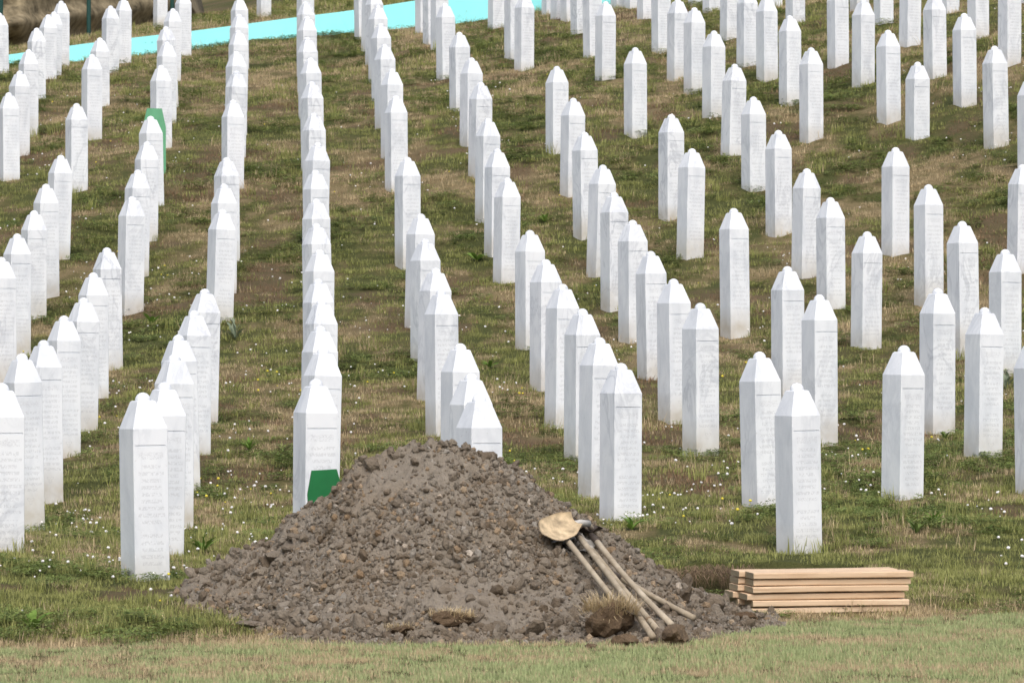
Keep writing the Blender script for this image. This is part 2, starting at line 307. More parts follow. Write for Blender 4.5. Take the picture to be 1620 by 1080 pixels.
# ------------------------------------------------------------------ terrain
def lawn_edge(X): return 26.65 + 0.58 * np.clip(X, -8, 8)
WALL_Y = 86.0
def wall_px_top(X):                                   # top edge of the turquoise wall
    px = X * FPX / WALL_Y + CXP
    y = np.interp(px, [-900, 10, 110, 210, 304, 410, 470, 560, 655, 860, 2600], [190, 87, 72, 59.6, 49, 35, 27, 16, 1, -32, -200])
    return CAMH + (HOR - y) * WALL_Y / FPX
def wall_px_low(X):
    px = X * FPX / WALL_Y + CXP
    y = np.interp(px, [-900, 10, 110, 210, 275, 304, 355, 410, 465, 500, 560, 620, 655, 722, 770, 856, 1100, 2600],
                  [190, 108, 103, 98, 94, 85, 76, 67, 58, 56, 61, 57, 55, 43, 33, 25, 5, -110])
    return CAMH + (HOR - y) * (WALL_Y - 0.8) / FPX
ctrl = [(x, y, zb) for (_, x, y, zt, zb) in STONES if y < 90]
for X in np.arange(-16, 17, 1.2):
    e = float(lawn_edge(X)); ctrl.append((X, e, 0.0)); ctrl.append((X, e - 2.2, 0.0)); ctrl.append((X, e - 5, 0.0))
    ctrl.append((X, WALL_Y - 0.8, float(wall_px_low(X))))
ctrl = np.array(ctrl)
gx = np.arange(-44, 44.1, 0.8); gy = np.concatenate([np.arange(20, 90.1, 0.6)])
GXX, GYY = np.meshgrid(gx, gy)
def loess(X, Y):
    out = np.zeros(X.size); xs = X.ravel(); ys = Y.ravel()
    Gc = np.stack([np.ones(len(ctrl)), ctrl[:, 0], ctrl[:, 1]], 1)
    for i in range(xs.size):
        dx = ctrl[:, 0] - xs[i]; dy = ctrl[:, 1] - ys[i]
        w = np.exp(-(dx / 1.5) ** 2 - (dy / 2.4) ** 2) + 0.02 * np.exp(-(dx / 5) ** 2 - (dy / 7) ** 2) + 1e-6
        A = Gc * w[:, None]; M = A.T @ Gc; M[1, 1] += 1e-6; M[2, 2] += 1e-6
        c = np.linalg.solve(M, A.T @ ctrl[:, 2]); out[i] = c[0] + c[1] * xs[i] + c[2] * ys[i]
    return out.reshape(X.shape)
GZ = loess(np.clip(GXX, -13, 13), GYY)
def bil(X, Y):
    X = np.asarray(X, float); Y = np.asarray(Y, float)
    fx = np.clip((X - gx[0]) / 0.8, 0, len(gx) - 1.001); fy = np.clip((Y - gy[0]) / 0.6, 0, len(gy) - 1.001)
    ix = fx.astype(int); iy = fy.astype(int); fx = fx - ix; fy = fy - iy
    fx = fx * fx * (3 - 2 * fx); fy = fy * fy * (3 - 2 * fy)
    return (GZ[iy, ix] * (1 - fx) + GZ[iy, ix + 1] * fx) * (1 - fy) + (GZ[iy + 1, ix] * (1 - fx) + GZ[iy + 1, ix + 1] * fx) * fy
PIT = (0.92, 2.55, 28.95, 31.25)
def pit_mask(X, Y):
    wob = 0.05 * vnoise(X * 5, Y * 5, 91)
    return (sstep(PIT[0] - .03, PIT[0] + .05, X + wob) * sstep(PIT[1] + .03, PIT[1] - .05, X + wob) *
            sstep(PIT[2] - .10, PIT[2] + .25, Y + wob) * sstep(PIT[3] + .02, PIT[3] - .045, Y + wob * .6))
def tz(X, Y):
    X = np.asarray(X, float); Y = np.asarray(Y, float)
    e = lawn_edge(X)
    z = bil(X, Y) * sstep(-0.5, 1.2, Y - e)
    up = sstep(-0.1, 0.6, Y - e)
    z = z + up * (0.042 * fbm(X * .9, Y * .9, 3, 2) + 0.032 * fbm(X * 2.7, Y * 2.7, 5, 2) + 0.020) + 0.006 * vnoise(X * 3, Y * 3, 8)
    zb = wall_px_top(X) - 0.02 + 0.105 * (Y - WALL_Y - 0.5) + 0.05 * fbm(X * .5, Y * .5, 12, 3)
    k = sstep(WALL_Y - 0.15, WALL_Y + 0.35, Y)
    z = z * (1 - k) + zb * k
    return z - 0.55 * pit_mask(X, Y)

def ax(parts):
    return np.unique(np.round(np.concatenate(parts), 4))
xs = ax([np.arange(-70, -20, 5), np.arange(-20, -9, .6), np.arange(-9, -3.6, .2), np.arange(-3.6, 4.3, .05), np.arange(4.3, 9.5, .2), np.arange(9.5, 20, .6), np.arange(20, 71, 5)])
ys = ax([np.arange(-30, 20, 2.5), np.arange(20, 24, .2), np.arange(24, 31.5, .05), np.arange(31.5, 46, .13), np.arange(46, 85, .22), np.arange(85, 87.2, .1), np.arange(87.2, 120, .6), np.arange(120, 261, 10)])
XX, YY = np.meshgrid(xs, ys)
ZZ = tz(XX, YY)
V = np.stack([XX, YY, ZZ], -1).reshape(-1, 3)
nx, ny = len(xs), len(ys)
i0 = (np.arange(ny - 1)[:, None] * nx + np.arange(nx - 1)[None, :]).ravel()
ground_me = grid_mesh('ground', V, np.stack([i0, i0 + 1, i0 + nx + 1, i0 + nx], 1))

def dryness(X, Y):       # patches of burnt grass (1) and green growth (0)
    d = 0.42 + 0.50 * fbm(X * .55, Y * .40, 21, 3) + 0.62 * fbm(X * 2.3, Y * 1.3, 25, 3) + 0.45 * fbm(X * 6.5, Y * 3.5, 28, 2) - 0.15 * sstep(0.3, 1.5, X) * sstep(40, 34, Y) - 0.03 * sstep(38, 33, Y)
    d = d - 0.03 * sstep(38, 45, Y) + 0.08 * sstep(50, 75, Y)
    e = Y - lawn_edge(X)
    d = d + 0.45 * np.exp(-((e - 0.05) / 0.28) ** 2)                      # pale strip along the lawn's edge
    d = np.where(e < -0.3, 0.46 + 0.42 * fbm(X * .55, Y * 2.2, 33, 3) + 0.25 * fbm(X * 2.5, Y * 5, 35, 2), d)
    d = d - 0.22 * sstep(0.4, 1.2, e) * sstep(4.5, 2.5, e)
    return np.clip(d, 0, 1)
def bareness(X, Y):
    return sstep(0.22, 0.46, fbm(X * 1.3 + 40, Y * .9, 41, 3) - .16 * sstep(40, 33, Y)) * sstep(1.0, 2.5, Y - lawn_edge(X))
def add_attr(me, name, arr):
    a = me.attributes.new(name, 'FLOAT', 'POINT'); a.data.foreach_set('value', np.ascontiguousarray(arr, dtype=np.float32).ravel())
add_attr(ground_me, 'dry', dryness(XX, YY)); add_attr(ground_me, 'bare', bareness(XX, YY))
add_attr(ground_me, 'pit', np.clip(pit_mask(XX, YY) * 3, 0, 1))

m, nt, p = new_mat('ground_turf'); P = wpos(nt)
dry = N(nt, 'ShaderNodeAttribute', attribute_name='dry').outputs['Fac']
bare = N(nt, 'ShaderNodeAttribute', attribute_name='bare').outputs['Fac']; pit_a = N(nt, 'ShaderNodeAttribute', attribute_name='pit').outputs['Fac']
n1 = noise(nt, P, 9, 5, .65); n2 = noise(nt, P, 45, 4, .65)
fac = mth(nt, 'ADD', dry, mth(nt, 'MULTIPLY', mth(nt, 'SUBTRACT', n1, 0.5), 1.1), clamp=True)
turf = ramp(nt, fac, [(0.15, (0.080, 0.092, 0.030)), (0.45, (0.130, 0.118, 0.048)), (0.8, (0.25, 0.195, 0.105))])
turf = mixc(nt, mth(nt, 'MULTIPLY', bare, mth(nt, 'MULTIPLY', n1, 1.5, clamp=True)), turf, (0.15, 0.105, 0.066))
turf = mixc(nt, mth(nt, 'MULTIPLY', n2, 0.5), turf, (0.055, 0.047, 0.024))
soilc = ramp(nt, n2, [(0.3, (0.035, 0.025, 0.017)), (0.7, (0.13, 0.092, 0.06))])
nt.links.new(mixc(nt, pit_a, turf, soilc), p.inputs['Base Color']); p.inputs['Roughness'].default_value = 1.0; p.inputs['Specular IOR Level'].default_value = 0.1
nt.links.new(bump(nt, mth(nt, 'ADD', n2, n1), 0.9, 0.03), p.inputs['Normal'])
tag(obj('ground', ground_me, m), kind='structure')

# ------------------------------------------------------------------ turquoise wall, bank and posts behind the graves
def wall_strip():
    Xs = np.arange(-16, 4.01, 0.5); v = []; f = []
    for X in Xs:
        zt_ = float(wall_px_top(X)); zl = float(wall_px_low(X)) - 0.35
        v += [(X, WALL_Y - 0.30, zl), (X, WALL_Y + 0.02, zt_), (X, WALL_Y + 0.22, zt_ + 0.01), (X, WALL_Y + 0.22, zl)]
    for i in range(len(Xs) - 1):
        a = i * 4
        for k in range(4): f.append((a + k, a + 4 + k, a + 4 + (k + 1) % 4, a + (k + 1) % 4)[::-1])
    f += [(0, 1, 2, 3), tuple(len(v) - 4 + k for k in (3, 2, 1, 0))]
    return mesh('low_wall', v, f)
tag(obj('low_wall', wall_strip(), TURQ), 'long low turquoise painted wall crossing the slope behind the graves', 'wall')

def bank_mesh():
    nu, nv = 150, 46; v = []; f = []
    for i in range(nu):
        u = i / (nu - 1); X = -24 + u * 16.0
        Y0 = np.interp(X, [-24, -11.4, -10.0, -8.2, -8.0], [94, 99.5, 104, 109.5, 111])
        g = float(tz(X, Y0))
        fade = float(sstep(-8.0, -9.0, X))
        for j in range(nv):
            t = j / (nv - 1); h = t * (3.6 * fade + .05)
            over = -0.55 * math.exp(-((h - 0.55) / 0.25) ** 2) + 0.9 * float(sstep(.75, .0, h)) * 1.0
            n = 0.35 * float(fbm(X * 1.1, h * 2.4 + 5, 61, 4)) + 0.14 * abs(float(vnoise(X * 3.1, h * 7, 62)))
            v.append((X, Y0 + over + 0.5 * h - n - .12 * float(fbm(X * 6, h * 9, 63, 3)), g - 0.1 + h))
    for i in range(nu - 1):
        for j in range(nv - 1):
            a = i * nv + j; f.append((a, a + nv, a + nv + 1, a + 1))
    # close the back so that the bank is solid
    b0 = len(v)
    for i in range(nu): v.append((v[i * nv][0], v[i * nv][1] + 6, v[i * nv + nv - 1][2])); v.append((v[i * nv][0], v[i * nv][1] + 6, v[i * nv][2] - .5))
    for i in range(nu - 1):
        f.append((i * nv + nv - 1, (i + 1) * nv + nv - 1, b0 + 2 * i + 2, b0 + 2 * i)); f.append((b0 + 2 * i, b0 + 2 * i + 2, b0 + 2 * i + 3, b0 + 2 * i + 1))
    return mesh('earth_bank', v, f, smooth=True)
tag(obj('earth_bank', bank_mesh(), BANK), kind='structure')

def tube_mesh(pts, rad, seg=10, cap=True):
    pts = [Vector(q) for q in pts]; v = []; f = []; n = len(pts)
    rr = rad if hasattr(rad, '__len__') else [rad] * n
    for i, q in enumerate(pts):
        d = (pts[min(i + 1, n - 1)] - pts[max(i - 1, 0)]).normalized()
        up = Vector((0, 0, 1)) if abs(d.z) < .9 else Vector((0, 1, 0))
        a = d.cross(up).normalized(); b = d.cross(a)
        for k in range(seg):
            t = 2 * math.pi * k / seg; v.append(q + (a * math.cos(t) + b * math.sin(t)) * rr[i])
    for i in range(n - 1):
        for k in range(seg):
            f.append((i * seg + k, i * seg + (k + 1) % seg, (i + 1) * seg + (k + 1) % seg, (i + 1) * seg + k))
    if cap: f += [tuple(range(seg))[::-1], tuple(range((n - 1) * seg, n * seg))]
    return v, f
pv, pf = tube_mesh([(0, 0, -0.3), (0, 0, 2.2), (0, 0, 2.24)], [0.05, 0.05, 0.03], 12); post_me = mesh('fence_post', pv, pf)
for k, (px, Y, lab) in enumerate([(140, 100.5, 'dark green fence post between the first two lines of graves'), (1, 96.5, 'dark green fence post at the top left corner'),
                                  (272, 104.0, 'dark green fence post showing between two far gravestones')]):
    X = (px - CXP) * Y / FPX
    o = obj('fence_post', post_me, POSTGREEN, None, (X, Y, float(tz(X, Y)) - .02)); tag(o, lab, 'post', 'fence posts behind the graves')
    cv, cf = tube_mesh([(0, 0, 2.232), (0, 0, 2.262)], 0.058, 12)
    obj('post_cap', mesh('post_cap', cv, cf), POSTGREEN, o)

# ------------------------------------------------------------------ gravestones
W = 0.25; HS = 1.115                                    # face width, shoulder height over the mean ground line
def shaft_mesh():
    h = W / 2; bv = 0.004; zg = HS - 0.113; zb = -0.45
    ring = [(-h + bv, -h), (h - bv, -h), (h, -h + bv), (h, h - bv), (h - bv, h), (-h + bv, h), (-h, h - bv), (-h, -h + bv)]
    v = [(x, y, zb) for x, y in ring] + [(x, y, HS) for x, y in ring]; f = []; mi = []
    for k in range(1, 8):
        f.append((k, (k + 1) % 8, 8 + (k + 1) % 8, 8 + k)); mi.append(0)
    f.append(tuple(range(8, 16))); mi.append(0)
    # front face with a cut rule below the shoulder
    b = len(v); gw = h - 0.014; gh = 0.0055; gd = 0.007
    v += [(-gw, -h, zg - gh), (gw, -h, zg - gh), (gw, -h, zg + gh), (-gw, -h, zg + gh)]
    v += [(-gw, -h + gd, zg - gh), (gw, -h + gd, zg - gh), (gw, -h + gd, zg + gh), (-gw, -h + gd, zg + gh)]
    q = [b, b + 1, b + 2, b + 3]; o = [0, 1, 9, 8]
    for k in range(4): f.append((o[k], o[(k + 1) % 4], q[(k + 1) % 4], q[k])); mi.append(1)
    for k in range(4): f.append((q[k], q[(k + 1) % 4], q[(k + 1) % 4] + 4, q[k] + 4)); mi.append(0)
    f.append((b + 4, b + 5, b + 6, b + 7)); mi.append(1)
    return mesh('gravestone', v, f, [MARBLE, MARBLE_TXT], mi=mi)
def cap_mesh():
    h = W / 2; t = W * 0.265; z1 = W * 0.72; v = []; f = []
    prof = [(h, 0.0), (t * 1.0, z1), (t * 0.985, z1 + 0.003), (t * .90, z1 + .0045), (t * .86, z1 + 0.009)]
    for r_, z in prof:
        c = 0.004 if r_ > .08 else .002
        v += [(x, y, HS + z) for x, y in [(-r_ + c, -r_), (r_ - c, -r_), (r_, -r_ + c), (r_, r_ - c), (r_ - c, r_), (-r_ + c, r_), (-r_, r_ - c), (-r_, -r_ + c)]]
    for i in range(len(prof) - 1):
        for k in range(8): f.append((i * 8 + k, i * 8 + (k + 1) % 8, i * 8 + 8 + (k + 1) % 8, i * 8 + 8 + k))
    f.append(tuple(range(len(v) - 8, len(v)))); f.append(tuple(range(8))[::-1])
    return mesh('cap', v, f, MARBLE)
def knob_mesh():
    r_ = W * 0.212; z0 = HS + W * .72 + 0.006; n = 20; v = []; f = []; lv = 7
    prof = [(r_ * .97, 0)] + [(r_ * math.cos(a), r_ * .10 + r_ * math.sin(a) * .97) for a in np.linspace(0, math.pi / 2 * .93, lv)]
    for q, z in prof: v += [(q * math.cos(2 * math.pi * k / n), q * math.sin(2 * math.pi * k / n), z0 + z) for k in range(n)]
    for i in range(len(prof) - 1):
        for k in range(n): f.append((i * n + k, i * n + (k + 1) % n, i * n + n + (k + 1) % n, i * n + n + k))
    f.append(tuple(range(len(v) - n, len(v))))
    return mesh('finial', v, f, MARBLE, smooth=True)
STOP = HS + W * .72 + 0.006 + W * .212 * 1.07           # height of the finial's top over the origin
sh_me, cp_me, kn_me = shaft_mesh(), cap_mesh(), knob_mesh()
ORD = 'front|second|third|fourth|fifth|sixth|seventh|eighth|ninth|tenth|eleventh|twelfth|thirteenth|fourteenth|fifteenth|sixteenth|seventeenth|eighteenth'.split('|')
LINES = {-5: 'lone line at the left edge', -4: 'leftmost full line', -3: 'second full line from the left', -2: 'third full line from the left',
         -1: 'line starting left of the soil mound', 0: 'line starting behind the near green board', 1: 'line starting directly behind the soil mound',
         2: "line starting at the mound's right flank", 3: 'line starting behind the plank stack', 4: 'second line right of the plank stack',
         5: 'third line right of the plank stack', 6: 'fifth line counted from the right edge', 7: 'fourth line counted from the right edge',
         8: 'third line counted from the right edge', 9: 'second line counted from the right edge', 10: 'line at the top right corner'}
sr = random.Random(5); cnt = {}
for (j, X, Y, zt, zb) in sorted(STONES, key=lambda s: (s[0], s[2])):
    i = cnt.get(j, 0); cnt[j] = i + 1
    o = obj('gravestone', sh_me, None, None, (X, Y, zt - STOP), (R(sr.gauss(0, .6)), R(sr.gauss(0, .7)), R(27.0 + sr.gauss(0, 1.8))))
    w_ = 'front' if i == 0 else ORD[i] + ' from the front'
    tag(o, 'white marble gravestone, %s in the %s' % (w_, LINES[j]), 'gravestone', 'gravestones in lines on the slope')
    c = obj('cap', cp_me, None, o); obj('finial', kn_me, None, c)
SPOT = np.array([(s[1], s[2]) for s in STONES])

# ------------------------------------------------------------------ green board markers
def board_mesh(wt, ws, hsh, htot, th=0.022):
    out = [(-ws / 2, -0.4), (ws / 2, -0.4), (ws / 2, hsh), (wt / 2, htot), (-wt / 2, htot), (-ws / 2, hsh)]
    v = [(x, -th / 2, z) for x, z in out] + [(x, th / 2, z) for x, z in out]; n = 6
    f = [tuple(range(n)), tuple(range(n, 2 * n))[::-1]] + [(k, k + n, (k + 1) % n + n, (k + 1) % n) for k in range(n)]
    return mesh('board', v, f)
def marker(px, py, Y, wt, ws, hsh, htot, rz, tilt, mat, label):
    X = (px - CXP) * Y / FPX; ztop = CAMH + (HOR - py) * Y / FPX
    e = empty('grave_marker', (X, Y, ztop - htot), R(rz)); e.rotation_euler[1] = R(tilt)
    obj('board', board_mesh(wt, ws, hsh, htot), mat, e)
    v, f = [], []
    for (x0, x1, y0, y1, z0, z1) in [(-.025, .025, .013, .05, -.5, htot * .8)]:
        v = [(x, y, z) for z in (z0, z1) for y in (y0, y1) for x in (x0, x1)]
        f = [(0, 1, 3, 2)[::-1], (4, 5, 7, 6), (0, 1, 5, 4), (1, 3, 7, 5), (3, 2, 6, 7), (2, 0, 4, 6)]
    obj('stake', mesh('stake', v, f), HANDLE, e)
    tag(e, label, 'grave marker')
marker(520, 742.5, 29.6, 0.175, 0.25, 0.46, 0.62, 14, -3, GREENPAINT, 'dark green wooden marker board standing between mound and gravestone')
marker(244, 171.5, 62.2, 0.22, 0.34, 0.55, 0.82, 20, 0, GREENPAINT_PALE, 'pale green wooden marker board among the upper left gravestones')

# ------------------------------------------------------------------ soil mound
YR = 27.6
SIL = np.array([(285, 935), (300, 912), (330, 892), (360, 878), (390, 862), (430, 850), (455, 818), (495, 800), (525, 775), (548, 745), (565, 728), (590, 716), (620, 712), (645, 701), (675, 693), (705, 695), (740, 704), (790, 724), (830, 745),
                (870, 780), (905, 808), (950, 837), (1000, 873), (1050, 902), (1090, 926), (1130, 944), (1180, 972), (1215, 985)], float)
SX = (SIL[:, 0] - CXP) * YR / FPX; SZ = CAMH + (HOR - SIL[:, 1]) * YR / FPX
def mound(X, Y):
    X = np.asarray(X, float); Y = np.asarray(Y, float)
    zr = np.interp(X, SX, SZ); g = bil(X, np.full_like(X, YR)) * sstep(-.5, 1.2, YR - lawn_edge(X))
    hgt = np.clip(zr - g - 0.02, 0, None)
    yr = YR + 0.05 * np.sin(X * 2.1)
    af = np.interp(X, [-2.2, -1.95, -1.5, -1.1, 1.0, 1.35, 1.6], [0.35, 0.75, 1.45, 2.0, 2.05, 1.3, 0.5])
    ab = np.interp(X, [-2.2, -1.5, -.5, 1.0, 1.6], [0.3, 0.9, 1.9, 1.2, 0.4])
    t = np.where(Y < yr, (yr - Y) / af, (Y - yr) / ab)
    prof = np.clip(1 - t, 0, None); prof = prof - 0.05 * np.sin(np.clip(t, 0, 1) * math.pi * 1.0) * 1.0
    base = np.where(t < 1, hgt * np.clip(prof, 0, None), -0.2 * (t - 1) - 0.0)
    lump = 0.055 * fbm(X * 2.2, Y * 2.2, 71, 2) * np.clip(hgt * 2, 0, 1) * np.clip(t * 4, 0.15, 1)
    return base + lump * (t < 1.05)
def mound_fine(X, Y):
    return mound(X, Y) + 0.036 * fbm(X * 9, Y * 9, 72, 3) + 0.036 * np.abs(vnoise(X * 17, Y * 17, 75)) + 0.018 * vnoise(X * 37, Y * 37, 77) - .018
def surf(X, Y): return np.maximum(tz(X, Y), tz(X, Y) * 0 + mound(X, Y) + tz_low(X, Y))
def tz_low(X, Y): return bil(X, Y) * sstep(-.5, 1.2, np.asarray(Y, float) - lawn_edge(X)) + 0.012
mxs = np.arange(-2.25, 1.75, .016); mys = np.arange(25.2, 29.9, .018)
MX, MY = np.meshgrid(mxs, mys); MH = mound_fine(MX, MY); MZ = MH + tz_low(MX, MY)
keep = (MH > -0.06)
nx2 = len(mxs); q0 = (np.arange(len(mys) - 1)[:, None] * nx2 + np.arange(nx2 - 1)[None, :])
kk = (keep[:-1, :-1] & keep[1:, :-1] & keep[:-1, 1:] & keep[1:, 1:]).ravel(); q0 = q0.ravel()[kk]
quads = np.stack([q0, q0 + 1, q0 + nx2 + 1, q0 + nx2], 1); used, inv = np.unique(quads, return_inverse=True)
mound_o = empty('soil_mound', (-0.45, 27.5, 0.1))
VM = np.stack([MX, MY, MZ], -1).reshape(-1, 3)[used] - np.array([-0.45, 27.5, 0.1])
obj('heaped_soil', grid_mesh('heaped_soil', VM, inv.reshape(-1, 4)), SOIL, mound_o)
tag(mound_o, 'heap of freshly dug brown soil with shovels lying on it', 'soil heap')

def cast(px, py, lift=0.0):
    """point of the mound or ground that a pixel of the photograph shows"""
    Y = np.arange(23, 34, 0.01); X = (px - CXP) * Y / FPX; Z = CAMH + (HOR - py) * Y / FPX
    s = np.maximum(tz(X, Y), mound(X, Y) + tz_low(X, Y))
    k = np.argmax(Z < s + lift) if (Z < s + lift).any() else len(Y) - 1
    return Vector((X[k], Y[k], Z[k]))

def lump_mesh(name, seed, sub=2, rough=0.35, mat=None):
    import bmesh
    bm = bmesh.new(); bmesh.ops.create_icosphere(bm, subdivisions=sub, radius=1.0)
    r_ = random.Random(seed); sc = (r_.uniform(.8, 1.25), r_.uniform(.75, 1.1), r_.uniform(.6, .9))
    cuts = [(Vector((r_.gauss(0, 1), r_.gauss(0, 1), r_.gauss(0, 1))).normalized(), r_.uniform(.55, .85)) for _ in range(7)]
    for v in bm.verts:
        n = v.co.normalized(); c = n.copy()
        for d, h in cuts:
            k = c.dot(d)
            if k > h: c -= d * (k - h) * .9
        nz = float(fbm(np.array(n.x * 2 + seed), np.array(n.y * 2 + n.z * 1.7), seed, 3))
        v.co = Vector((c.x * sc[0], c.y * sc[1], c.z * sc[2])) * (1 + rough * nz)
    me = bpy.data.meshes.new(name); bm.to_mesh(me); bm.free()
    me.polygons.foreach_set('use_smooth', [False] * len(me.polygons))
    if mat: me.materials.append(mat)
    return me
CLODS = [lump_mesh('clod', 100 + k, 2, 0.35, SOIL) for k in range(7)]
cr = random.Random(11); placed = 0; ML = Vector((-0.45, 27.5, 0.1))
while placed < 290:
    t_ = cr.random()
    X = cr.uniform(-2.1, 1.55); Y = cr.uniform(25.5, 28.1)
    h = float(mound(X, Y)); 
    if h < -0.02: continue
    toe = max(0, 1 - h / 0.5); left = max(0, (-1.0 - X))
    if cr.random() > 0.30 + 0.6 * toe + 0.5 * left: continue
    s = cr.choice([.018, .022, .025, .03, .03, .035, .04, .05]) * (1 + 0.55 * toe * cr.random())
    z = h + float(tz_low(X, Y)) + s * .15
    obj('clod', CLODS[cr.randrange(7)], None, mound_o, Vector((X, Y, z)) - ML, (cr.uniform(0, 6), cr.uniform(0, 6), cr.uniform(0, 6)), (s * cr.uniform(.9, 1.5), s, s * cr.uniform(.7, 1)))
    placed += 1
# big clods and turf lumps that stand out in the photograph
def big(px, py, s, k, mat=None, squash=.8):
    q = cast(px, py); me = CLODS[k] if mat is None else lump_mesh('clod', 300 + k + int(px), 3, .3, mat)
    obj('clod', me, None, mound_o, q - ML + Vector((0, 0.02, 0)), (cr.uniform(-.4, .4), cr.uniform(-.4, .4), cr.uniform(0, 6)), (s * 1.25, s, s * squash))
for (px, py, s, k) in [(590, 735, .075, 0), (625, 722, .05, 1), (660, 712, .045, 2), (700, 702, .04, 3), (735, 712, .045, 4), (770, 722, .06, 5), (600, 805, .055, 6), (742, 812, .048, 0), (548, 868, .05, 1), (690, 915, .05, 2),
                       (500, 905, .05, 3), (440, 880, .075, 4), (465, 868, .06, 5), (410, 905, .07, 6), (375, 930, .06, 0), (350, 900, .07, 1), (315, 905, .06, 2), (420, 945, .06, 3), (395, 965, .06, 4), (455, 960, .05, 5), (350, 945, .05, 6),
                       (705, 935, .075, 1), (600, 985, .065, 2), (700, 1000, .08, 3), (740, 1003, .06, 4), (660, 1005, .06, 5), (620, 1008, .06, 6), (580, 1010, .055, 0), (790, 1012, .07, 1), (760, 990, .05, 2), (850, 1018, .06, 3), (905, 1015, .07, 4), (885, 985, .06, 5), (825, 1000, .05, 6), (940, 1018, .05, 0)]:
    big(px, py, s, k)

# ------------------------------------------------------------------ scattered stuff: instances on points
def scatter(name, pts, rot, scl, idx, protos, parent=None):
    c = bpy.data.collections.new(name + '_source')
    for k, me in enumerate(protos):
        o = bpy.data.objects.new('%s_source_%02d' % (name, k), me); c.objects.link(o)
    me = bpy.data.meshes.new(name); me.vertices.add(len(pts)); me.vertices.foreach_set('co', np.ascontiguousarray(pts, dtype=np.float32).ravel())
    for an, ty, key, arr in (('rot', 'FLOAT_VECTOR', 'vector', rot), ('scl', 'FLOAT', 'value', scl), ('idx', 'INT', 'value', idx)):
        at = me.attributes.new(an, ty, 'POINT'); at.data.foreach_set(key, np.ascontiguousarray(arr, dtype=np.int32 if ty == 'INT' else np.float32).ravel())
    o = bpy.data.objects.new(name, me); COL.objects.link(o)
    ng = bpy.data.node_groups.new(name + '_nodes', 'GeometryNodeTree')
    ng.interface.new_socket('Geometry', in_out='INPUT', socket_type='NodeSocketGeometry'); ng.interface.new_socket('Geometry', in_out='OUTPUT', socket_type='NodeSocketGeometry')
    gi = ng.nodes.new('NodeGroupInput'); go = ng.nodes.new('NodeGroupOutput'); ip = ng.nodes.new('GeometryNodeInstanceOnPoints')
    ci = ng.nodes.new('GeometryNodeCollectionInfo'); ci.inputs['Collection'].default_value = c
    ci.inputs['Separate Children'].default_value = True; ci.inputs['Reset Children'].default_value = True
    def na(nm, ty):
        n = ng.nodes.new('GeometryNodeInputNamedAttribute'); n.data_type = ty; n.inputs['Name'].default_value = nm; return n.outputs['Attribute']
    lk = ng.links.new
    lk(gi.outputs[0], ip.inputs['Points']); lk(ci.outputs[0], ip.inputs['Instance']); ip.inputs['Pick Instance'].default_value = True
    lk(na('idx', 'INT'), ip.inputs['Instance Index']); lk(na('rot', 'FLOAT_VECTOR'), ip.inputs['Rotation']); lk(na('scl', 'FLOAT'), ip.inputs['Scale'])
    lk(ip.outputs[0], go.inputs[0])
    md = o.modifiers.new('scatter', 'NODES'); md.node_group = ng
    if parent: o.parent = parent
    return o

# crumbs on the mound
n = 70000
cx = rng.uniform(-2.2, 1.7, n); cy = rng.uniform(25.2, 28.4, n); ch = mound(cx, cy)
ok = (ch > -0.03) & (rng.random(n) < np.clip(0.35 + 0.9 * fbm(cx * 1.5, cy * 1.5, 81, 2) + 0.3, .15, 1)); cx, cy, ch = cx[ok], cy[ok], ch[ok]; n = len(cx)
cs_ = np.clip(0.0060 * np.exp(rng.normal(0.15, .72, n)), .003, .036)
cpts = np.stack([cx, cy, mound_fine(cx, cy) + tz_low(cx, cy) + cs_ * .3], 1) - np.array(ML)
crumb = [lump_mesh('crumb', 200 + k, 1, .4, SOIL) for k in range(5)] + [lump_mesh('crumb', 220, 1, .4, GREYCLOD), lump_mesh('crumb', 221, 1, .4, TANCLOD), lump_mesh('crumb', 222, 1, .4, PALESTONE)]
o = scatter('soil_crumbs', cpts, rng.uniform(0, 6.28, (n, 3)), cs_ * 1.12, rng.choice(8, n, p=[.15, .15, .15, .14, .14, .16, .10, .01]), crumb, mound_o); o['kind'] = 'stuff'

# ------------------------------------------------------------------ grass
def clump(name, mat, nb, rad, lmin, lmax, wid, lean, seed, curve=.5):
    r_ = random.Random(seed); v = []; f = []; tip = []
    for _ in range(nb):
        a = r_.uniform(0, 6.283); q = rad * math.sqrt(r_.random()); x, y = q * math.cos(a), q * math.sin(a)
        L_ = r_.uniform(lmin, lmax); d = r_.uniform(0, 6.283); le = abs(r_.gauss(0, lean)) + .08; w = wid * r_.uniform(.7, 1.2)
        dx, dy = math.cos(d), math.sin(d); sx, sy = -dy * w / 2, dx * w / 2; b = len(v)
        for t, wf in ((0, 1), (.55, .85)):
            out = L_ * math.sin(le) * (t * (1 - curve) + curve * t * t); z = L_ * math.cos(le) * t - .012
            v += [(x + dx * out + sx * wf, y + dy * out + sy * wf, z), (x + dx * out - sx * wf, y + dy * out - sy * wf, z)]; tip += [t, t]
        v.append((x + dx * L_ * math.sin(le) * 1.08, y + dy * L_ * math.sin(le) * 1.08, L_ * math.cos(le) * .93)); tip.append(1)
        f += [(b, b + 1, b + 3, b + 2), (b + 2, b + 3, b + 4)]
    me = mesh(name, v, f, mat); add_attr(me, 'tipf', np.array(tip)); add_attr(me, 'tone', np.repeat(np.random.default_rng(seed).random(nb), 5)); return me
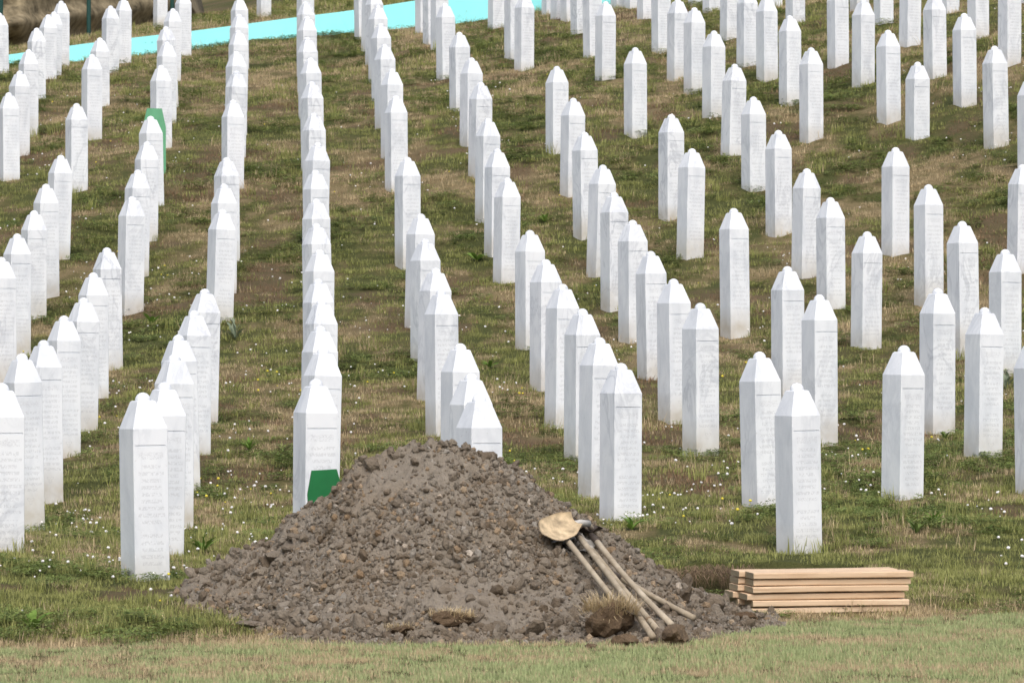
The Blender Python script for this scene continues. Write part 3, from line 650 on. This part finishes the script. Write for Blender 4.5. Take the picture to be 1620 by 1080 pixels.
def clover(name, mat, nb, rad, seed):
    r_ = random.Random(seed); v = []; f = []
    for _ in range(nb):
        a = r_.uniform(0, 6.283); q = rad * math.sqrt(r_.random()); x, y = q * math.cos(a), q * math.sin(a); z = r_.uniform(.012, .05); s = r_.uniform(.008, .016)
        tl = r_.uniform(0, 6.28)
        for k in range(3):
            t = tl + k * 2.094; dx, dy = math.cos(t), math.sin(t); b = len(v); dz = r_.uniform(-.5, .7) * s
            v += [(x, y, z), (x + dx * s - dy * s * .6, y + dy * s + dx * s * .6, z + dz), (x + dx * s * 1.5, y + dy * s * 1.5, z + dz * .6), (x + dx * s + dy * s * .6, y + dy * s - dx * s * .6, z + dz * .8)]
            f.append((b, b + 1, b + 2, b + 3))
    me = mesh(name, v, f, mat); add_attr(me, 'tone', np.repeat(np.random.default_rng(seed).random(nb), 12)); return me
PRO = [clump('tuft', G_GREEN, 40, .11, .02, .052, .0055, .75, 1), clump('tuft', G_GREEN, 38, .12, .018, .045, .006, .95, 2),          # 0,1
       clump('tuft', G_DRY, 36, .11, .02, .055, .0045, .85, 3), clump('tuft', G_DRY, 34, .12, .015, .045, .005, 1.1, 4),             # 2,3
       clump('tuft', G_BROWN, 34, .12, .015, .045, .006, 1.1, 5),                                                                  # 4
       clover('tuft', G_CLOVER, 38, .11, 6), clover('tuft', G_CLOVER, 32, .12, 7),                                                 # 5,6
       clump('tuft', G_LAWN, 64, .11, .018, .04, .005, .6, 8), clump('tuft', G_DRY, 54, .11, .015, .04, .0045, .8, 9),             # 7,8 mown lawn
       clump('tuft', G_GREEN, 26, .07, .08, .15, .006, .45, 10), clump('tuft', G_DRY, 20, .08, .09, .17, .004, .5, 11)]            # 9,10 taller tussocks
px_l, ys_l, kind_l, sc_l = [], [], [], []
def sow(y0, y1, dens, half0, scale, x0=None):
    """grass over a stretch of slope; half-width grows with distance as far as the picture (and a step aside) can see"""
    area = (y1 - y0) * 2 * half0; n = int(area * dens)
    return rng.uniform(-half0, half0, n), rng.uniform(y0, y1, n), np.full(n, scale)
bands = [(20.5, 24, 130, 5.4, 1.0), (24, 31, 145, 6.2, 1.0), (31, 38, 90, 7.0, 1.05), (38, 48, 62, 8.2, 1.15), (48, 60, 44, 8.8, 1.25), (60, 74, 32, 10.5, 1.4), (74, 90, 24, 12.5, 1.6), (90, 114, 11, 15.5, 2.0)]
GX, GY, GS = [np.concatenate(c) for c in zip(*[sow(*b[:4], b[4]) for b in bands])]
e = GY - lawn_edge(GX); d = np.clip(dryness(GX, GY) + rng.normal(0, .21, len(GX)), 0, 1); br = bareness(GX, GY); rr = rng.random(len(GX)); r2 = rng.random(len(GX))
cl = sstep(-.12, .3, fbm(GX * .7, GY * .55, 51, 3) + rng.normal(0, .1, len(GX)))
kind = np.where(d > .58, np.where(r2 < .5, 2, 3), np.where(r2 < .5, 0, 1))
kind = np.where((d < .60) & (rr < cl * np.where(GY < 36, .36, .55)), np.where(r2 < .5, 5, 6), kind)
kind = np.where((br > .35) & (rr < .7 * br), 4, kind)
kind = np.where((rr > .982), np.where(d > .5, 10, 9), kind)
lawn = e < -0.12 + 0.1 * vnoise(GX * 2, GX * 0, 55)
kind = np.where(lawn, np.where(d + rng.normal(0, .12, len(d)) > .52, 8, 7), kind)
sc = GS * rng.uniform(.75, 1.25, len(GX)) * np.where(lawn, .85, 1) * (1 + .25 * fbm(GX * .6, GY * .5, 57, 2))
hm = mound(GX, GY)
STACK = (2.02, 28.25)
drop = (hm > 0.012) | ((GX > .85) & (GX < 1.75) & (GY > 28.4) & (GY < 29.4) & (r2 < .85)) | (pit_mask(GX, GY) > .05) | ((br > .7) & (r2 < .35))
dq = np.full(len(GX), 9.)
for (sx_, sy_) in SPOT:
    near = (np.abs(GX - sx_) < .2) & (np.abs(GY - sy_) < .2); dq[near] = np.minimum(dq[near], np.hypot(GX[near] - sx_, GY[near] - sy_))
drop |= dq < .13
ks = ~drop
GX, GY, kind, sc = GX[ks], GY[ks], kind[ks], sc[ks]
gp = np.stack([GX, GY, tz(GX, GY)], 1); rot = np.stack([rng.normal(0, .08, len(GX)), rng.normal(0, .08, len(GX)), rng.uniform(0, 6.28, len(GX))], 1)
tag(scatter('grass', gp, rot, sc, kind, PRO), 'short patchy grass, green, straw coloured and clover, over the slope', 'grass', kind='stuff')

# clover and daisy heads
def flower(name, mat, r_, h):
    v, f = tube_mesh([(0, 0, -.01), (0.004, 0, h)], .0012, 3, False); mi = [1] * len(f); b = len(v)
    for k, (q, z) in enumerate([(r_ * .7, h), (r_, h + r_ * .5), (r_ * .75, h + r_ * 1.0), (r_ * .2, h + r_ * 1.25)]):
        v += [Vector((q * math.cos(t * 1.2566) + .004, q * math.sin(t * 1.2566), z)) for t in range(5)]
    for i in range(3):
        for k in range(5): f.append((b + i * 5 + k, b + i * 5 + (k + 1) % 5, b + i * 5 + 5 + (k + 1) % 5, b + i * 5 + 5 + k)); mi.append(0)
    f.append(tuple(range(b + 15, b + 20))); mi.append(0)
    return mesh(name, v, f, [mat, STEM], mi=mi)
FL = [flower('flower', PETAL, .0095, .06), flower('flower', PETAL, .008, .045), flower('flower', PETAL_Y, .009, .05)]
fx, fy = [], []
for (y0, y1, n, hw) in [(25, 31, 900, 4.6), (31, 40, 1500, 5.8), (40, 55, 2300, 8), (55, 75, 2000, 10.5)]:
    fx.append(rng.uniform(-hw, hw, n)); fy.append(rng.uniform(y0, y1, n))
fx = np.concatenate(fx); fy = np.concatenate(fy)
pr = sstep(.02, .5, fbm(fx * .75, fy * .5, 95, 3) + .10 + .12 * (fx < -1.5)) * sstep(.3, .9, fy - lawn_edge(fx)) * sstep(80, 55, fy)
ks = (rng.random(len(fx)) < pr * .75 + .05 * (fy > lawn_edge(fx) + .4)) & (mound(fx, fy) < 0) & (pit_mask(fx, fy) < .1)
fx, fy = fx[ks], fy[ks]; yel = (fbm(fx * .5, fy * .4, 99, 2) > .18) & (rng.random(len(fx)) < .3)
tag(scatter('clover_flowers', np.stack([fx, fy, tz(fx, fy)], 1), np.stack([rng.normal(0, .25, len(fx)), rng.normal(0, .25, len(fx)), rng.uniform(0, 6, len(fx))], 1), rng.uniform(.7, 1.7, len(fx)), np.where(yel, 2, rng.choice(2, len(fx))), FL),
    'tiny white and yellow flower heads dotted over the grass', 'flowers', kind='stuff')

# ------------------------------------------------------------------ turf lumps by the mound
def tuft_mesh(mat, n, rx, ry, lmin, lmax, seed, droop=.5, dome=0.0):
    r_ = random.Random(seed); v = []; f = []
    for _ in range(n):
        a_ = r_.uniform(0, 6.283); q_ = math.sqrt(r_.random()); x, y = rx * q_ * math.cos(a_), ry * q_ * math.sin(a_); zb_ = dome * math.sqrt(1 - .8 * q_ * q_); L_ = r_.uniform(lmin, lmax); d = math.atan2(y, x) + r_.gauss(0, .7); le = abs(r_.gauss(0, droop)) + .1; w = .005
        dx, dy = math.cos(d), math.sin(d); b = len(v)
        for t, wf in ((0, 1), (.5, .8)):
            out = L_ * math.sin(le) * t; z = zb_ + L_ * math.cos(le) * t
            v += [(x + dx * out - dy * w / 2 * wf, y + dy * out + dx * w / 2 * wf, z), (x + dx * out + dy * w / 2 * wf, y + dy * out - dx * w / 2 * wf, z)]
        v.append((x + dx * L_ * math.sin(le) * 1.25, y + dy * L_ * math.sin(le) * 1.25, zb_ + L_ * math.cos(le) * .8)); f += [(b, b + 1, b + 3, b + 2), (b + 2, b + 3, b + 4)]
    me = mesh('grass_tuft', v, f, mat); add_attr(me, 'tipf', np.tile([0, 0, .5, .5, 1], n)); add_attr(me, 'tone', np.repeat(np.random.default_rng(seed).uniform(.3, 1, n), 5)); return me
def sod(px, py, rx, ry, rz_, label, seed, tuft=None, mat=SOD, rot=0):
    q = cast(px, py)
    e_ = empty('turf_lump', q, rot)
    me = lump_mesh('earth', 500 + seed, 3, .36, mat); obj('earth', me, None, e_, (0, 0, rz_ * .55), (0, 0, seed), (rx, ry, rz_))
    if tuft:
        obj('grass_tuft', tuft_mesh(tuft[0], tuft[1], rx * .95, ry * .9, tuft[2], tuft[3], seed, tuft[4], rz_ * .62), None, e_, (0, 0, rz_ * .50))
    tag(e_, label, 'turf lump', 'turf lumps around the soil heap')
sod(966, 1008, .185, .13, .175, 'large lump of cut turf with dry grass on top under the shovel handles', 1, (G_DRY, 620, .025, .16, .8))
sod(1068, 1019, .14, .10, .10, 'low dark brown turf lump at the lower ends of the handles', 2)
sod(992, 1022, .095, .08, .06, 'small brown earth lump lying in front of the large turf lump', 3)
sod(935, 1026, .045, .04, .028, 'smallest earth crumb on the lawn left of the turf lumps', 4)
sod(1127, 965, .085, .08, .085, 'grey topped clod on the right foot of the soil heap', 5, None, GREYCLOD)
sod(1180, 985, .075, .06, .055, 'rounded clod lying against the left end of the planks', 6)
sod(715, 988, .15, .08, .06, 'long turf lump with straw on the heap\'s lower front', 7, (G_DRY, 320, .03, .08, 1.1))
sod(635, 1003, .12, .07, .045, 'flat turf lump with trailing straw at the front foot of the heap', 8, (G_DRY, 140, .02, .06, 1.2))
sod(395, 990, .085, .05, .03, 'flat grey clod at the left foot of the heap', 9, None, GREYCLOD)

def fringe_mesh():
    r_ = random.Random(77); v = []; f = []
    for _ in range(420):
        X = r_.uniform(PIT[0] + .02, 1.75); Y = PIT[3] - .05 + r_.uniform(-.015, .02); z = float(tz(X, PIT[3] + .05)) - r_.uniform(0, .06)
        L_ = r_.uniform(.04, .17); dx = r_.gauss(0, .03); w = r_.uniform(.0025, .006); b = len(v)
        v += [(X - w / 2, Y, z), (X + w / 2, Y, z), (X + dx + w / 2, Y - .04, z - L_ * .5), (X + dx - w / 2, Y - .04, z - L_ * .5), (X + dx * 1.6, Y - .03, z - L_)]
        f += [(b, b + 1, b + 2, b + 3), (b + 3, b + 2, b + 4)]
    me = mesh('hanging_roots', v, f, G_ROOT); add_attr(me, 'tone', np.repeat(np.random.default_rng(4).random(420), 5)); return me
tag(obj('hanging_roots', fringe_mesh(), None), 'brown roots and straw hanging over the back edge of the open grave', 'roots', kind='stuff')

# ------------------------------------------------------------------ plank stack
def plank_mesh(L_, w, t, seed):
    r_ = random.Random(seed); n = 9; v = []; f = []; mi = []
    bow = r_.uniform(-.004, .004); tw = r_.uniform(-.003, .003); c = .005
    for i in range(n):
        u = i / (n - 1); x = (u - .5) * L_; dz = bow * (1 - (2 * u - 1) ** 2) + tw * (2 * u - 1); dy = r_.uniform(-.0015, .0015)
        v += [(x, y + dy, z + dz) for y, z in [(-w / 2 + c, -t / 2), (w / 2 - c, -t / 2), (w / 2, -t / 2 + c), (w / 2, t / 2 - c), (w / 2 - c, t / 2), (-w / 2 + c, t / 2), (-w / 2, t / 2 - c), (-w / 2, -t / 2 + c)]]
    for i in range(n - 1):
        for k in range(8): f.append((i * 8 + k, i * 8 + (k + 1) % 8, i * 8 + 8 + (k + 1) % 8, i * 8 + 8 + k)[::-1]); mi.append(0)
    f += [tuple(range(8)), tuple(range((n - 1) * 8, n * 8))[::-1]]; mi += [1, 1]
    return mesh('plank', v, f, [PINE, ENDGRAIN], mi=mi)
PHI = R(17); D0 = 28.0
cpx = (1190 + 1446) / 2; fx0 = (cpx - CXP) * D0 / FPX
ux = Vector((math.cos(PHI), math.sin(PHI), 0)); uy = Vector((-math.sin(PHI), math.cos(PHI), 0))
LP = 256 * D0 / FPX / math.cos(PHI); WP = 0.165; TP = 0.0385
cen = Vector((fx0, D0 + .5 * LP * math.sin(PHI), 0))
gz = CAMH + (HOR - 969) * (D0 + .1) / FPX
pr_ = random.Random(3)
NM = ['bottom', 'second lowest', 'third lowest', 'third highest', 'second highest', 'topmost']
for L_ in range(6):
    for s in (0, 1):
        off = (-.02, .0, -.03, -.005, 0.012, .014)[L_] + (pr_.uniform(-.02, .02) if s else 0) + (-.055 if s else 0)
        ctr = cen + uy * (WP / 2 + s * (WP + .008) + (.010, -.004, .012, -.010, .008, -.014)[L_]) + ux * off
        z = gz + TP * (L_ + .5) + L_ * .0070 + s * .008
        ll = LP * (1 + (.012 if L_ == 5 else pr_.uniform(-.012, .0)))
        o = obj('plank', plank_mesh(ll, WP, TP, 40 + L_ * 2 + s), None, None, (ctr.x, ctr.y, z), (R(2.2), 0, PHI + R(pr_.uniform(-.6, .6))))
        tag(o, 'pale pine plank, %s in the %s row of the stack' % (NM[L_], 'back' if s else 'front'), 'plank', 'pine planks stacked beside the open grave')
# bearer under the stack
v = [(x, y, z) for z in (-.03, .03) for y in (-.18, .18) for x in (-.03, .03)]; fb = [(0, 1, 3, 2)[::-1], (4, 5, 7, 6), (0, 1, 5, 4), (1, 3, 7, 5), (3, 2, 6, 7), (2, 0, 4, 6)]
bme = mesh('bearer', v, fb, [PINE])
for k, (dx, lab) in enumerate([(-.38, 'short wooden bearer under the left end of the planks'), (.36, 'short wooden bearer under the right end of the planks')]):
    q = cen + uy * .18 + ux * dx; o = obj('bearer', bme, None, None, (q.x, q.y, gz - .032), (R(2), 0, PHI)); tag(o, lab, 'wood block', 'bearers under the planks')

# ------------------------------------------------------------------ shovels
def handle(parent, a, b, r_=.0205, bend=0.0, name='handle', mat=HANDLE):
    a = Vector(a); b = Vector(b); mid = (a + b) / 2 + Vector((bend, 0, -abs(bend) * .3))
    pts = [a * (1 - t) ** 2 + mid * 2 * t * (1 - t) + b * t ** 2 for t in np.linspace(0, 1, 9)]
    v, f = tube_mesh(pts, [r_ * (1 - .12 * math.sin(3.1 * t)) for t in np.linspace(0, 1, 9)], 12)
    obj(name, mesh(name, v, f, smooth=True), mat, parent)
def blade_mesh(L_, w, mat):
    nu, nv = 13, 9; v = []; f = []
    for i in range(nu):
        u = i / (nu - 1)
        hw = w / 2 * (min(1, .55 + 1.6 * u) if u < .3 else (1.0 if u < .6 else math.sqrt(max(0, 1 - ((u - .6) / .42) ** 2)) * 1.0 + .02))
        for j in range(nv):
            q = 2 * j / (nv - 1) - 1
            v.append((u * L_, q * hw, .030 * (q * q) * (1 - .6 * u) - .012 * math.sin(u * 3) + .03 * (1 - u) ** 3))
    b = len(v); v += [(x, y, z - .0035) for x, y, z in v]
    for i in range(nu - 1):
        for j in range(nv - 1):
            a = i * nv + j; f.append((a, a + nv, a + nv + 1, a + 1)); f.append((b + a, b + a + 1, b + a + nv + 1, b + a + nv))
    rim = [i * nv for i in range(nu)] + [(nu - 1) * nv + j for j in range(1, nv)] + [i * nv + nv - 1 for i in range(nu - 2, -1, -1)] + [j for j in range(nv - 2, 0, -1)]
    for k in range(len(rim)): a, c = rim[k], rim[(k + 1) % len(rim)]; f.append((a, c, b + c, b + a))
    return mesh('blade', v, f, mat, smooth=True)
def orient(fwd, up):
    f_ = Vector(fwd).normalized(); s = Vector(up).cross(f_).normalized(); u = f_.cross(s)
    return Matrix((f_, s, u)).transposed().to_4x4()
def shovel(label, top, bot, blade_to, bmat, smat, lift_t=.05, lift_b=.03, bl=.29, bw=.22, bend=0.0, bup=(0, -.5, .8)):
    """top, bottom: photo pixels of the handle's two ends on the heap; blade_to: pixel the blade's tip points to"""
    T_ = cast(*top, lift_t); B_ = cast(*bot, lift_b); ax_ = (T_ - B_).normalized()
    e_ = empty('shovel', B_)
    handle(e_, Vector((0, 0, 0)), T_ - B_, bend=bend)
    S = T_ - B_; v, f = tube_mesh([S - ax_ * .06, S + ax_ * .03, S + ax_ * .09], [.023, .021, .017], 12); obj('socket', mesh('socket', v, f, smooth=True), smat, e_)
    tipw = cast(*blade_to, .03) - B_; st = S + ax_ * .07
    bo = obj('blade', blade_mesh(bl, bw, bmat), None, e_); bo.matrix_local = Matrix.Translation(st) @ orient(tipw - st, bup)
    tag(e_, label, 'shovel', 'shovels lying on the soil heap')
shovel('shovel nearest the lawn, its worn handle ending lowest beside the turf lump', (914, 846), (1033, 1007), (885, 822), DARKSTEEL, DARKSTEEL, .10, .045, .2, .17, bend=.025)
shovel('shovel with the leftmost handle, dark socket under the tan blade', (890, 845), (1000, 985), (866, 868), STEEL, DARKSTEEL, .065, .05, .2, .18)
shovel('shovel with the rightmost pale handle and dark iron socket', (941, 852), (1062, 987), (925, 825), DARKSTEEL, DARKSTEEL, .09, .05, .2, .17, bend=-.03)
shovel('shovel whose handle runs beneath the others, mostly hidden', (933, 866), (1040, 996), (885, 872), STEEL, STEEL, .035, .025, .22, .18)
# loose straight handle sticking out to the right
e_ = empty('shovel', cast(1098, 977, .055)); T_ = cast(978, 912, .05)
handle(e_, Vector((0, 0, 0)), T_ - e_.location, .020, -.01)
ax_ = (T_ - e_.location).normalized(); S = T_ - e_.location
v, f = tube_mesh([S - ax_ * .05, S + ax_ * .1], [.021, .018], 12); obj('socket', mesh('socket', v, f), DARKSTEEL, e_)
tag(e_, 'pole whose end sticks out furthest right from the shovel bundle', 'pole', 'shovels lying on the soil heap')
# tan shovel on top of the bundle, lying across it with its socket to the right
tipP = cast(846, 846, .09); neck = cast(906, 829, .16); endP = cast(931, 828, .13)
e_ = empty('shovel', neck)
bo = obj('blade', blade_mesh(.30, .205, RUST), None, e_); bo.matrix_local = Matrix.Translation((0, 0, 0)) @ orient(tipP - neck, (.10, -.80, .60))
v, f = tube_mesh([Vector((-.04, 0, 0)), (endP - neck) * .5 + Vector((0, 0, .008)), endP - neck], [.015, .021, .022], 12); obj('socket', mesh('socket', v, f, smooth=True), PALESTEEL, e_)
handle(e_, (endP - neck) * .95, (endP - neck) + Vector((.14, .75, -.18)), .018)
tag(e_, 'tan rusty shovel blade lying flat on top of the bundle', 'shovel', 'shovels lying on the soil heap')

# ------------------------------------------------------------------ broad-leaved weeds
def leaf_mesh(seed, L_=1.0, w=.3, lob=False):
    r_ = random.Random(seed); n = 7; v = []; f = []
    for i in range(n):
        u = i / (n - 1); hw = w / 2 * math.sin(math.pi * min(1, u * .93 + .05)) ** .8
        if lob: hw *= (1.25 if i % 2 else .55)
        z = .55 * L_ * math.sin(u * 1.9) * .6
        v += [(u * L_, -hw, z + .25 * hw), (u * L_, 0, z), (u * L_, hw, z + .25 * hw)]
    for i in range(n - 1): a = i * 3; f += [(a, a + 3, a + 4, a + 1), (a + 1, a + 4, a + 5, a + 2)]
    return mesh('leaf', v, f, smooth=True)
LEAVES = {}
def weed(px, py, n, L_, w, mat, label, rise=.35, lob=False, seed=1):
    Yg = np.arange(23, 80, .05); Xg = (px - CXP) * Yg / FPX; Zg = CAMH + (HOR - py) * Yg / FPX
    k = int(np.argmax(Zg < tz(Xg, Yg))); q = (Xg[k], Yg[k], float(tz(Xg[k], Yg[k])))
    e_ = empty('broadleaf_weed', q); r_ = random.Random(seed + int(px))
    key = (mat.name, w, lob)
    if key not in LEAVES: LEAVES[key] = leaf_mesh(3, 1.0, w, lob); LEAVES[key].materials.append(mat)
    for i in range(n):
        s = L_ * r_.uniform(.65, 1.1)
        obj('leaf', LEAVES[key], None, e_, (0, 0, .0), (r_.gauss(0, .2), -r_.uniform(0, rise * 2), i * 6.283 / n + r_.gauss(0, .25)), s)
    tag(e_, label, 'weed', 'broad leaved weeds in the grass')
weed(322, 872, 16, .20, .13, G_WEED, 'bright green feathery weed right of the front left gravestone', .55, True, 1)
weed(395, 712, 14, .17, .14, G_WEED, 'leafy green weed above the left flank of the soil heap', .3, True, 2)
weed(372, 540, 9, .26, .20, G_WEED_PALE, 'pale grey thistle beside the second marked line of graves', .6, True, 3)
weed(50, 997, 5, .15, .34, G_WEED, 'dock seedling with round leaves in the lower left grass', .35, False, 4)
weed(1592, 615, 6, .16, .28, G_WEED_PALE, 'small leafy weed between gravestones at the right edge', .6, False, 5)
weed(775, 583, 12, .16, .3, G_WEED, 'low green weed right of the line behind the mound', .25, False, 6)
weed(862, 352, 8, .16, .3, G_WEED, 'green weed in the gap above the middle of the slope', .4, False, 7)
weed(755, 413, 10, .2, .3, G_WEED, 'flat green weed left of the line above the mound', .15, False, 8)
weed(1495, 697, 7, .1, .36, G_CLOVER, 'tiny dark weed at the foot of a right hand gravestone', .6, False, 9)
weed(975, 822, 10, .16, .3, G_CLOVER, 'dark leafy weed at the foot of the gravestone right of the mound', .45, False, 10)
weed(1000, 838, 9, .15, .3, G_WEED, 'leafy weed just right of the gravestone beside the mound', .45, False, 11)
weed(1478, 832, 8, .13, .34, G_WEED, 'broad leaved weed in the grass above the plank stack', .5, False, 12)
weed(240, 512, 8, .17, .3, G_WEED, 'green weed between the third line and the next', .3, False, 13)
weed(1450, 845, 7, .12, .3, G_CLOVER, 'dark broad leaved weed nearest above the planks', .4, False, 14)
weed(455, 935, 6, .09, .3, G_CLOVER, 'small weed poking out by the left clods', .4, False, 15)
